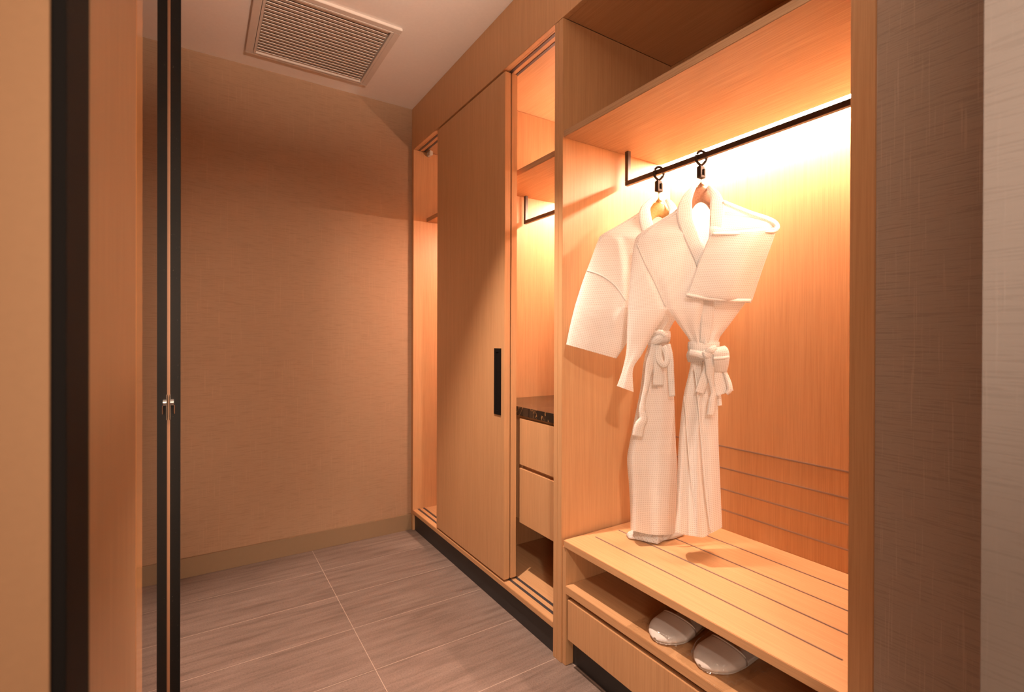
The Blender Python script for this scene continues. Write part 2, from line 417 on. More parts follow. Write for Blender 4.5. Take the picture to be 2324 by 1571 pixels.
box('drawer_box', XF+.06, XB-.02, .479, 1.334, .11, .24, WY, dr, 0)
box('plinth', 1.123, 1.14, .4772, 1.347, 0, .101, KICK, bn, .0005)

# ------------------------------------------------------------------ cloth builders
def crom(pts, n):
    """Catmull-Rom through tuples"""
    out = []; k = len(pts)
    for i in range(k-1):
        p0, p1, p2, p3 = pts[max(i-1, 0)], pts[i], pts[i+1], pts[min(i+2, k-1)]
        for j in range(n):
            t = j/n
            out.append(tuple(.5*((2*b)+(-a+c)*t+(2*a-5*b+4*c-d)*t*t+(-a+3*b-3*c+d)*t**3) for a, b, c, d in zip(p0, p1, p2, p3)))
    out.append(tuple(pts[-1])); return out
PXM = 690.
class Cloth:
    def __init__(s, hang): s.hg = hang; s.bm = bmesh.new(); s.uv = s.bm.loops.layers.uv.new('UVMap')
    def grid(s, P, UV, close=False):
        V = [[s.bm.verts.new(p) for p in row] for row in P]
        for i in range(len(V)-1):
            m_ = len(V[i]); rng = m_ if close else m_-1
            for j in range(rng):
                k = (j+1) % m_
                f = s.bm.faces.new((V[i][j], V[i][k], V[i+1][k], V[i+1][j])); f.smooth = True
                uvs = (UV[i][j], UV[i][k] if k else UV[i][j+1] if len(UV[i]) > m_ else UV[i][j], UV[i+1][k] if k else UV[i+1][j+1] if len(UV[i+1]) > m_ else UV[i+1][j], UV[i+1][j])
                for l, q in zip(f.loops, uvs): l[s.uv].uv = q
        return V
    def sheet(s, rows, offf, n=6, m=40, rng=None, bow=0):
        """rows of (xl,yl,xr,yr[,a,b]); a..b = part of the row covered; offf(u,v)->offset towards viewer"""
        R = crom(rows, n); P, UV = [], []; L = 0; prev = None
        for i, r in enumerate(R):
            a, b = (r[4], r[5]) if len(r) > 4 else (0, 1)
            mid = ((r[0]+r[2])/2, (r[1]+r[3])/2)
            if prev: L += math.hypot(mid[0]-prev[0], mid[1]-prev[1])/PXM
            prev = mid; w = math.hypot(r[2]-r[0], r[3]-r[1])/PXM
            pr, ur = [], []
            for j in range(m+1):
                u = a+(b-a)*j/m; v = i/(len(R)-1)
                sag = (bow(u, v) if bow else 0)
                pr.append(s.hg.at(r[0]+(r[2]-r[0])*u, r[1]+(r[3]-r[1])*u+sag, offf(u, v, i/n)))
                ur.append((u*w, -L))
            P.append(pr); UV.append(ur)
        return s.grid(P, UV)
    def tube(s, rows, thick, off=0, n=6, m=28, fold=None, cap=False, bow=0):
        R = crom(rows, n); P, UV = [], []; L = 0; prev = None
        for i, r in enumerate(R):
            mid = ((r[0]+r[2])/2, (r[1]+r[3])/2)
            if prev: L += math.hypot(mid[0]-prev[0], mid[1]-prev[1])/PXM
            prev = mid; w = math.hypot(r[2]-r[0], r[3]-r[1])/PXM
            tk = r[4] if len(r) > 4 else thick; of = r[5] if len(r) > 5 else off
            pr, ur = [], []
            M = 2*m
            for j in range(M):
                th = math.pi*j/m
                u = .5-.5*math.cos(th); c = math.sin(th)
                c = math.copysign(abs(c)**.8, c)
                o = of+tk*c
                if fold: o += fold(u, i/(len(R)-1), i/n)*(1 if c >= 0 else -.6)*min(1, abs(c)*1.5)
                sag = bow(u, i/(len(R)-1))*(1 if c >= 0 else .4) if bow else 0
                pr.append(s.hg.at(r[0]+(r[2]-r[0])*u, r[1]+(r[3]-r[1])*u+sag, o))
                ur.append(((u if c >= 0 else 2-u)*w, -L))
            ur.append((2*w, -L))
            P.append(pr); UV.append(ur)
        V = s.grid(P, UV, True)
        if cap:
            for row in (V[0], V[-1]):
                try: s.bm.faces.new(row)
                except ValueError: pass
        return V
    def ribbon(s, path, n=8, m=4, curl=.0018, twist=0):
        """path of (x,y,off,width_px[,tilt]); strip across the path, tilt leans it out of the plane"""
        path = [p if len(p) > 4 else (*p, 0) for p in path]
        R = crom(path, n); P, UV = [], []; L = 0
        for i, r in enumerate(R):
            a = R[max(i-1, 0)]; b = R[min(i+1, len(R)-1)]
            dx, dy = b[0]-a[0], b[1]-a[1]; d = math.hypot(dx, dy) or 1
            nx, ny = -dy/d, dx/d
            if i: L += math.hypot(r[0]-R[i-1][0], r[1]-R[i-1][1])/PXM+abs(r[2]-R[i-1][2])
            pr, ur = [], []
            for j in range(m+1):
                q = j/m-.5; w = r[3]
                o = r[2]+curl*math.cos(q*math.pi)+q*r[4]
                pr.append(s.hg.at(r[0]+nx*w*q, r[1]+ny*w*q, o)); ur.append((q*w/PXM, -L))
            P.append(pr); UV.append(ur)
        s.grid(P, UV)
    def blob(s, x, y, off, rx, ry, rz, rot=0):
        """soft ellipsoid knot: radii px,px,m"""
        P, UV = [], []
        for i in range(13):
            a = math.pi*i/12; pr, ur = [], []
            for j in range(24):
                b = 2*math.pi*j/24
                ex, ey, ez = math.sin(a)*math.cos(b), -math.cos(a), math.sin(a)*math.sin(b)
                k = 1+.08*math.sin(3*b+4*a)
                cx_, cy_ = ex*rx*k*math.cos(rot)-ey*ry*math.sin(rot), ex*rx*k*math.sin(rot)+ey*ry*math.cos(rot)
                pr.append(s.hg.at(x+cx_, y+cy_, off+ez*rz*k)); ur.append((b*rx/PXM, a*ry/PXM))
            ur.append((2*math.pi*rx/PXM, a*ry/PXM)); P.append(pr); UV.append(ur)
        s.grid(P, UV, True)
    def part(s, name, parent, solid=.0028, sub=0):
        bmesh.ops.recalc_face_normals(s.bm, faces=s.bm.faces[:])
        me = bpy.data.meshes.new(name); s.bm.to_mesh(me); s.bm.free()
        o = link(name, me, WAFFLE, parent, True)
        if solid:
            md = o.modifiers.new('Solidify', 'SOLIDIFY'); md.thickness = solid; md.offset = 0
        return o
def prof(u, p=.5): return max(0, 1-(2*u-1)**2)**p
def sm(a, b, x):
    t = max(0, min(1, (x-a)/(b-a))); return t*t*(3-2*t)

# ------------------------------------------------------------------ robe in front (right)
HG2 = Hang(1.375, 1.011, 30)
rb2 = thing('bathrobe', 'white waffle bathrobe on the right, one sleeve folded across its chest', 'bathrobe', (1.375, 1.011, .52), 'bathrobes on the rail')
rows2 = [(1566, 434, 1618, 431), (1535, 475, 1645, 462), (1500, 498, 1697, 483), (1456, 527, 1748, 499), (1440, 548, 1762, 518),
         (1432, 610, 1745, 560), (1428, 660, 1722, 620), (1425, 706, 1690, 690)]
def seam(x, y, pts, w=4.0):
    """depth of a stitched seam following pixel-space polyline pts (y -> x)"""
    for (xa, ya), (xb, yb) in zip(pts, pts[1:]):
        if ya <= y <= yb:
            q = (y-ya)/(yb-ya); return math.exp(-((x-(xa+(xb-xa)*q))/w)**2)
    return 0
SEAM2 = [(1441, 546), (1462, 592), (1488, 640), (1514, 706)]
def f2(u, v, i):
    t = .012+.045*sm(0, 4, i)
    x = 1425+u*265; o = t*prof(u, .45)
    r = rows2[min(7, int(round(i)))]; x = r[0]+(r[2]-r[0])*u; y = r[1]+(r[3]-r[1])*u
    o += .005*sm(5, 7, i)*math.sin(u*25+i*.9)*sm(.3, .5, u)
    o += .008*math.exp(-((u-.52-.012*i)/.05)**2)*sm(1, 4, i)           # soft fold off the shoulder
    us = .02+.105*(i-4)                                               # line of the armhole seam in u
    if i > 4: o -= .010*math.exp(-((u-us)/.035)**2)*sm(4, 6, i)
    return o
def b2(u, v, i): return -(.012+.03*sm(0, 4, i))*prof(u, .45)
U2 = (1515-1425)/(1690-1425)                                          # armpit on the last row
c = Cloth(HG2); c.sheet(rows2, b2, m=60)
low2 = [(1515, 700.6, 1690, 690), (1538, 735, 1657, 735), (1562, 768, 1634, 766), (1566, 780, 1631, 780)]
def mixoff(fn, ua, ub, thick, span):
    def g(u, v, i):
        w_ = sm(0, span, i); return (1-w_)*fn(ua+(ub-ua)*u, 1, 7)+w_*thick(i)*prof(u, .45)
    return g
c.sheet(low2, mixoff(b2, U2, 1, lambda i: -.034, 1.6), m=40); c.part('back_panel', rb2, 0)
low2f = mixoff(f2, U2, 1, lambda i: .042, 1.6)
def f2low(u, v, i): return low2f(u, v, i)+.006*sm(0, 2, i)*math.sin(u*23+i*.7)*prof(u)
edge = [1571, 1570, 1569, 1577, 1585, 1600, 1612, 1618]; edgl = [1618, 1618, 1612, 1610]
c = Cloth(HG2)
c.sheet([(*r, 0, (e-r[0])/(r[2]-r[0])) for r, e in zip(rows2, edge)], f2, m=70)
c.sheet([(*r, 0, (e-r[0])/(r[2]-r[0])) for r, e in zip(low2, edgl)], f2low, m=40); c.part('front_panel', rb2, 0)
edge = [1612, 1611, 1611, 1612, 1611, 1603, 1596, 1590]; edgl = [1590, 1588, 1590, 1590]
c = Cloth(HG2)
c.sheet([(*r, (e-r[0])/(r[2]-r[0]), 1) for r, e in zip(rows2, edge)], lambda u, v, i: f2(u, v, i)*.9-.004)
c.sheet([(*r, (e-r[0])/(r[2]-r[0]), 1) for r, e in zip(low2, edgl)], lambda u, v, i: f2low(u, v, i)*.9-.004); c.part('front_panel', rb2, 0)
def surf(rows, fn, x, y):
    best = (9, 0)
    for k in range(0, 10*(len(rows)-1)+1):
        i = k/10; a = int(min(i, len(rows)-2)); q = i-a
        R_ = [rows[a][j]+(rows[a+1][j]-rows[a][j])*q for j in range(4)]
        u = (x-R_[0])/(R_[2]-R_[0]); yy = R_[1]+(R_[3]-R_[1])*u
        if 0 <= u <= 1 and abs(yy-y) < best[0]: best = (abs(yy-y), fn(u, i/(len(rows)-1), i))
    return best[1]
def seamline(c, rows, fn, pts, w=4, lift=.0012):
    P_ = crom(pts, 5)
    c.ribbon([(x, y, surf(rows, fn, x, y)+lift, w) for x, y in P_], n=2, m=2, curl=.0012)
for pts, w_ in (([(1447, 556), (1462, 592), (1486, 640), (1511, 696)], 4), ([(1536, 482), (1500, 505), (1462, 533), (1447, 549)], 5)):
    c = Cloth(HG2); seamline(c, rows2, f2, pts, w_); c.part('seam', rb2, .0008)
# skirt
sk2 = [(1566, 776, 1631, 776, .034), (1567, 824, 1629, 824, .034), (1562, 852, 1630, 852, .036), (1552, 895, 1630, 895, .038), (1545, 950, 1630, 950, .04), (1540, 1010, 1631, 1010, .043),
       (1537, 1080, 1634, 1080, .046), (1535, 1130, 1636, 1130, .048), (1532, 1206, 1639, 1197, .05)]
def k2(u, v, i): return .006*math.sin(u*17+.6)*(.4+v)+.009*math.exp(-((u-.47)/.05)**2)*(.3+v)-.007*math.exp(-((u-.56)/.03)**2)
c = Cloth(HG2); c.tube(sk2, .04, fold=k2, m=36, bow=lambda u, v: 15*prof(u, 1)*v**6+5*math.exp(-((u-.6)/.12)**2)*v**6); c.part('skirt', rb2, 0)
c = Cloth(HG2)
c.ribbon([(1576, 832, .044, 4), (1582, 880, .049, 4), (1588, 950, .056, 4), (1594, 1020, .061, 4), (1601, 1100, .065, 4), (1613, 1208, .067, 4)], curl=.001, m=2)
c.ribbon([(1553, 900, .036, 3), (1558, 960, .041, 3), (1566, 1060, .052, 3), (1582, 1208, .062, 3)], curl=.001, m=2)
c.part('placket_seam', rb2, .0008)
# hanging left sleeve
sl2 = [(1425, 706, 1515, 700.6), (1423, 750, 1488, 747), (1421, 800, 1458, 803), (1411, 845, 1437, 838), (1400, 876, 1438, 890)]
TS = lambda i: .034-.004*i
c = Cloth(HG2)
g_ = mixoff(f2, 0, U2, TS, 1.8); c.sheet(sl2, lambda u, v, i: g_(u, v, i)+.004*math.sin(u*8+v*4)*v*prof(u), m=36)
g2_ = mixoff(b2, 0, U2, lambda i: -TS(i), 1.8); c.sheet(sl2, g2_, m=36)
c.part('sleeve', rb2, 0)
# folded right sleeve across the chest
fs2 = [(1613, 530, 1763, 517), (1601, 557, 1752, 551), (1584, 600, 1735, 597), (1570, 640, 1720, 641), (1557, 671, 1706, 684)]
def fo(u, v, top): return .082-.055*sm(.6, 1.0, u)+.010*math.sin(math.pi*u)*math.sin(math.pi*v)-.004*math.sin(u*6+v*2)
c = Cloth(HG2)
c.sheet(fs2, lambda u, v, i: fo(u, v, 1)+.006*prof(u, .5)*prof(min(1, v*.5+.5), .5), m=44, bow=lambda u, v: 4*math.sin(math.pi*u)*v)
c.sheet([(a+2, b+1, d-3, e+1) for a, b, d, e in fs2], lambda u, v, i: fo(u, v, 0)-.010, m=44, bow=lambda u, v: 4*math.sin(math.pi*u)*v+2*v)
# roll joining both layers at cuff, and rim over the shoulder
c.ribbon([(1557, 669, .080, 6), (1600, 677, .084, 8), (1650, 682, .080, 8), (1704, 683, .035, 8)], m=6, curl=.004)
c.ribbon([(1640, 459, .030, 10), (1700, 484, .018, 12), (1745, 500, .012, 14), (1762, 513, .016, 14), (1757, 525, .028, 8), (1735, 527, .05, 6), (1690, 531, .080, 6), (1616, 531, .088, 6)], m=6, curl=.008)
c.part('folded_sleeve', rb2)
# collar
c = Cloth(HG2)
c.ribbon([(1576, 424, .0, 10), (1569, 434, .020, 14), (1559, 452, .030, 24), (1554, 474, .036, 33), (1555, 500, .043, 36), (1566, 530, .053, 34), (1580, 562, .058, 32), (1594, 598, .060, 30), (1604, 640, .060, 28), (1606, 700, .054, 28), (1603, 740, .048, 26), (1598, 778, .040, 20)], m=8)
c.ribbon([(1606, 424, .0, 10), (1614, 432, .020, 14), (1624, 446, .030, 24), (1628, 470, .036, 32), (1626, 500, .042, 30), (1622, 535, .046, 26), (1612, 580, .045, 24)], m=8)
c.part('collar', rb2, .003)
# belt with bow
c = Cloth(HG2)
c.tube([(1563, 776, 1632, 776, .040), (1562, 786, 1632, 787, .043), (1563, 797, 1632, 798, .041)], .04, n=4, m=24)
c.tube([(1562, 797, 1631, 797, .045), (1559, 808, 1633, 806, .049), (1563, 822, 1631, 819, .045)], .04, n=4, m=24)
c.ribbon([(1565, 801, .047, 14), (1580, 803, .060, 15), (1598, 808, .072, 17), (1608, 803, .080, 18)], curl=.006)
c.blob(1606, 806, .070, 12, 11, .016, .5)
c.ribbon([(1604, 800, .078, 12), (1614, 794, .086, 14), (1626, 790, .082, 14)], curl=.004)
c.ribbon([(1634, 788, .066, 22), (1635, 793, .084, 30), (1637, 802, .088, 34), (1637, 812, .084, 36)], curl=.002, m=8)
c.ribbon([(1637, 811, .090, 36), (1636, 826, .084, 34), (1634, 843, .066, 30)], curl=.002, m=8)
c.ribbon([(1619, 814, .089, 5), (1637, 813, .092, 6), (1655, 810, .088, 5)], curl=.003)
c.ribbon([(1631, 836, .060, 20), (1633, 858, .058, 30), (1640, 878, .058, 38), (1645, 893, .060, 40)], curl=.002, m=8)
c.ribbon([(1642, 838, .060, 6), (1650, 858, .066, 9), (1655, 874, .070, 11), (1655, 886, .070, 11), (1648, 893, .066, 8)], curl=.004)
c.ribbon([(1608, 808, .078, 24), (1611, 826, .076, 22), (1611, 848, .070, 18), (1615, 872, .066, 11), (1619, 892, .064, 11), (1616, 908, .064, 14), (1614, 928, .062, 16), (1612, 942, .060, 17)], curl=.004)
c.ribbon([(1606, 815, .070, 16), (1603, 840, .064, 16), (1597, 862, .060, 20), (1588, 892, .058, 22)], curl=.003)
c.ribbon([(1631, 890, .028, 8), (1632, 905, .028, 8), (1633, 921, .028, 9)], curl=.003)
c.part('belt', rb2, .004)

# ------------------------------------------------------------------ robe behind (left)
HG1 = Hang(1.375, 1.185, 20)
rb1 = thing('bathrobe', 'white waffle bathrobe on the left behind the other, hem crumpled on the bench', 'bathrobe', (1.375, 1.185, .443), 'bathrobes on the rail')
rows1 = [(1467, 466, 1524, 464), (1450, 482, 1545, 480), (1400, 513, 1583, 505), (1366, 533, 1608, 528), (1356, 549, 1622, 552), (1340, 592, 1640, 600),
         (1322, 640, 1640, 655), (1305, 694, 1636, 705)]
def f1(u, v, i):
    t = .012+.036*sm(0, 4, i)
    o = t*prof(u, .45)
    o += .011*math.exp(-((u-.12-.055*(i-3))/.035)**2)*sm(3, 5, i)-.014*math.exp(-((u-.20-.055*(i-3))/.04)**2)*sm(3, 5, i)
    return o
def b1(u, v, i): return -(.01+.022*sm(0, 4, i))*prof(u, .45)
UA, UB = (1468-1305)/331, (1548-1305)/331
for pts, w_ in (([(1332, 614), (1366, 626), (1398, 650), (1420, 682)], 4), ([(1444, 492), (1402, 518), (1370, 538), (1362, 548)], 5)):
    c = Cloth(HG1); seamline(c, rows1, f1, pts, w_); c.part('seam', rb1, .0008)
low1 = [(1468, 699.4, 1548, 702.1), (1493, 726, 1535, 722), (1482, 752, 1519, 750), (1477, 768, 1517, 768)]
c = Cloth(HG1); c.sheet(rows1, b1, m=60)
mo = lambda fn, a, b, th, sp: (lambda u, v, i: (1-sm(0, sp, i))*fn(a+(b-a)*u, 1, 7)+sm(0, sp, i)*th(i)*prof(u, .45))
c.sheet(low1, mo(b1, UA, UB, lambda i: -.032, 1.3), m=40); c.part('back_panel', rb1, 0)
g1_ = mo(f1, UA, UB, lambda i: .04, 1.3)
def f1low(u, v, i): return g1_(u, v, i)+.003*sm(0, 1, i)*math.sin(u*20+i)*prof(u)
edge = [1473, 1476, 1480, 1486, 1492, 1503, 1515, 1522]; edgl = [1522, 1520, 1508, 1505]
c = Cloth(HG1); c.sheet([(*r, 0, (e-r[0])/(r[2]-r[0])) for r, e in zip(rows1, edge)], f1, m=80)
c.sheet([(*r, 0, (e-r[0])/(r[2]-r[0])) for r, e in zip(low1, edgl)], f1low, m=30); c.part('front_panel', rb1, 0)
edge = [1519, 1518, 1518, 1516, 1514, 1510, 1506, 1500]; edgl = [1500, 1500, 1495, 1492]
c = Cloth(HG1); c.sheet([(*r, (e-r[0])/(r[2]-r[0]), 1) for r, e in zip(rows1, edge)], lambda u, v, i: f1(u, v, i)*.85-.004)
c.sheet([(*r, (e-r[0])/(r[2]-r[0]), 1) for r, e in zip(low1, edgl)], lambda u, v, i: f1low(u, v, i)*.85-.004); c.part('front_panel', rb1, 0)
sk1 = [(1477, 766, 1518, 764, .034), (1469, 790, 1519, 786, .036), (1461, 820, 1525, 820, .038), (1453, 885, 1529, 885, .04), (1440, 950, 1532, 950, .043), (1428, 1010, 1534, 1010, .046), (1423, 1045, 1536, 1045, .048),
       (1427, 1095, 1536, 1095, .05), (1430, 1150, 1534, 1150, .052), (1431, 1203, 1532, 1212, .052)]
def k1(u, v, i): return .006*math.sin(u*11+.4)*(.5+v)-.006*math.exp(-((u-.2)/.07)**2)*v
c = Cloth(HG1); c.tube(sk1, .04, fold=k1, m=36, bow=lambda u, v: 6*math.sin(math.pi*u)*v**6); c.part('skirt', rb1, 0)
sl1 = [(1305, 694, 1468, 699.4), (1297, 726, 1440, 744), (1290, 757, 1420, 782), (1285, 782, 1399, 814)]
for (ua, ub, rows) in ((0, UA, sl1), (UB, 1, [(1548, 702.1, 1636, 705), (1556, 740, 1634, 742), (1562, 770, 1632, 772)])):
    c = Cloth(HG1)
    gf = mo(f1, ua, ub, lambda i: .032, 1.8); gb = mo(b1, ua, ub, lambda i: -.028, 1.8)
    c.sheet(rows, gf, m=44); c.sheet(rows, gb, m=44)
    c.part('sleeve', rb1, 0)
c = Cloth(HG1)
c.ribbon([(1482, 452, .0, 8), (1472, 462, .012, 14), (1464, 478, .022, 24), (1465, 500, .032, 28), (1473, 530, .040, 28), (1486, 570, .044, 28), (1500, 620, .046, 26)], m=8)
c.ribbon([(1512, 453, .0, 8), (1520, 462, .012, 14), (1528, 478, .022, 20), (1527, 500, .030, 24), (1522, 530, .036, 24)], m=8)
c.part('collar', rb1, .003)
# crumpled hem lying on the bench
hem = thing  # (keeps name free)
bm = bmesh.new(); uvl = bm.loops.layers.uv.new('UVMap')
cn = [(1.300, 1.262), (1.285, 1.235), (1.305, 1.205), (1.318, 1.175), (1.332, 1.150), (1.372, 1.158), (1.42, 1.150), (1.478, 1.152), (1.480, 1.185), (1.44, 1.225), (1.38, 1.25)]
NR = 9; K = 66; ctr = Vector((1.375, 1.195)); ring = []
for i in range(NR+1):
    q = i/NR; row = []
    for k in range(K):
        a = k/K*len(cn); j = int(a); t = a-j; t = t*t*(3-2*t)
        A, B = Vector(cn[j % len(cn)]), Vector(cn[(j+1) % len(cn)])
        e = A.lerp(B, t); p = ctr.lerp(e, .15+.85*q)
        z = .4475+.026*(1-q**2.2)*(1+.35*math.sin(k/K*2*math.pi*5+q*3))+.004*abs(math.sin(k*.8))*q*(1-q)*4+ (.006*(1+math.sin(k*.55)) if q > .8 else 0)*(1-q)*5
        row.append(bm.verts.new((p.x, p.y, z)))
    ring.append(row)
for i in range(NR):
    for k in range(K):
        f = bm.faces.new((ring[i][k], ring[i][(k+1) % K], ring[i+1][(k+1) % K], ring[i+1][k]))
        for l in f.loops: l[uvl].uv = (l.vert.co.x, l.vert.co.y)
bm.faces.new(ring[0])
o = done('crumpled_hem', bm, WAFFLE, rb1); md = o.modifiers.new('Solidify', 'SOLIDIFY'); md.thickness = .0028; md.offset = 1
c = Cloth(HG1)
c.tube([(1475, 754, 1520, 752, .040), (1473, 766, 1521, 764, .043), (1471, 780, 1519, 776, .040)], .04, n=4, m=24)
c.ribbon([(1470, 778, .046, 16), (1484, 776, .062, 18), (1500, 768, .066, 22), (1514, 768, .052, 24)], curl=.006)
c.ribbon([(1476, 764, .048, 14), (1486, 760, .060, 16), (1500, 756, .064, 14), (1508, 764, .064, 14)], curl=.006)
c.blob(1497, 768, .056, 14, 12, .014, -.3)
c.ribbon([(1484, 782, .060, 14), (1481, 800, .060, 16), (1476, 824, .060, 20), (1471, 850, .058, 15), (1466, 880, .058, 12), (1460, 905, .058, 10), (1457, 930, .060, 14), (1460, 950, .062, 18), (1452, 966, .062, 24), (1447, 990, .060, 25)], curl=.004)
c.ribbon([(1490, 784, .064, 12), (1486, 805, .062, 12), (1487, 818, .062, 8), (1491, 836, .061, 16), (1494, 856, .060, 24), (1494, 874, .059, 25)], curl=.003)
c.ribbon([(1496, 784, .066, 10), (1494, 806, .066, 14), (1499, 822, .068, 14), (1508, 828, .068, 12), (1514, 818, .066, 12), (1512, 802, .064, 12), (1505, 786, .062, 12)], curl=.003, m=6)
c.ribbon([(1514, 782, .050, 14), (1520, 810, .050, 14), (1522, 850, .050, 14), (1525, 900, .050, 13)], curl=.003)
c.part('belt', rb1, .004)

# ------------------------------------------------------------------ hangers and ring clips
def hanger(hg, hx, hy, px, py_top, mat, label, arms, wire_top):
    z0 = hg.at(px, py_top).z
    h = thing('clothes_hanger', label, 'hanger', (hx, hy, z0), 'wooden hangers on the rail')
    base = Vector((hx, hy, 0))
    bm = bmesh.new()
    # arched wooden shoulder: section swept along the shoulder line
    prevring = None; n = 34
    for i in range(n+1):
        s = -1+2*i/n; a = abs(s)
        x = s*.165
        topz = z0-.010-1.25*max(0, abs(x)-.018)+.004*(1-sm(0, .2, a))
        hgt = .057*(1-.55*sm(.15, .8, a))*(1-.5*sm(.9, 1, a)); dep = .0075*(1-.35*a)
        bow_ = .0
        c_ = base+hg.r*x-hg.n*bow_
        ring = []
        for k in range(12):
            t = 2*math.pi*k/12; e = .75
            cx_ = math.copysign(abs(math.cos(t))**e, math.cos(t)); cz_ = math.copysign(abs(math.sin(t))**e, math.sin(t))
            ring.append(bm.verts.new(c_+hg.n*(dep*cx_)+Vector((0, 0, topz-hgt/2+cz_*hgt/2+.006*(1-sm(0, .14, a))*(1 if cz_ < 0 else 0)))))
        if prevring:
            for k in range(12): bm.faces.new((prevring[k], prevring[(k+1) % 12], ring[(k+1) % 12], ring[k]))
        else: bm.faces.new(ring[::-1])
        prevring = ring
    bm.faces.new(prevring)
    done('shoulder', bm, mat, h)
    bm = bmesh.new(); bm_tube(bm, [base+Vector((0, 0, z0-.012)), base+Vector((0, 0, wire_top))], .0015, 8)
    done('hook', bm, STEEL, h)
    bm = bmesh.new()
    bm_tube(bm, [base+Vector((0, 0, z0-.004)), base+Vector((0, 0, z0+.001)), base+Vector((0, 0, z0+.008))], [.011, .007, .0022], 14)
    done('ferrule', bm, mat, h)
    return h
zr0, zr1 = 1.74, 1.757
hanger(HG1, 1.375, 1.185, 1495, 455, HANGW, 'golden wooden hanger inside the left bathrobe', .2, 1.685)
hanger(HG2, 1.375, 1.011, 1591, 419, HANG_SHADE, 'wooden hanger inside the right bathrobe, painted in a shaded tone', .2, 1.687)
def ring_clip(y, label):
    t = thing('ring_clip', label, 'clip', (1.375, y, 1.757), 'dark ring clips on the rail')
    X = 1.375; tx = .80; sx = Vector((tx, -math.sqrt(1-tx*tx), 0))
    # ring plane faces the viewer side; drop-shaped loop over the rail
    pts = []
    for k in range(28):
        a = 2*math.pi*k/28
        w = .017*math.cos(a); z = .023*math.sin(a)
        if z < 0: w *= 1-.5*(z/-.023)**2
        pts.append(Vector((X, y, 1.744))+sx*w+Vector((0, 0, z)))
    bm = bmesh.new(); bm_tube(bm, pts, .0044, 8, True)
    done('ring', bm, RINGM, t)
    bm = bmesh.new()
    c0 = Vector((X, y, 1.706))
    bm_box(bm, X-.013, X-.005, y-.008, y+.008, 1.690, 1.722)
    bm_box(bm, X+.005, X+.013, y-.008, y+.008, 1.690, 1.716)
    bm_box(bm, X-.013, X+.013, y-.008, y+.008, 1.685, 1.694)
    bm_box(bm, X-.012, X+.012, y-.005, y+.005, 1.712, 1.724)
    bmesh.ops.bevel(bm, geom=bm.edges[:], offset=.0012, segments=2, affect='EDGES')
    bmesh.ops.translate(bm, verts=bm.verts[:], vec=(0, 0, -.006))
    done('clip_body', bm, RINGM, t, False)
    return t
ring_clip(1.185, 'dark ring clip on the rail holding the left hanger')
ring_clip(1.011, 'dark ring clip on the rail holding the right hanger')

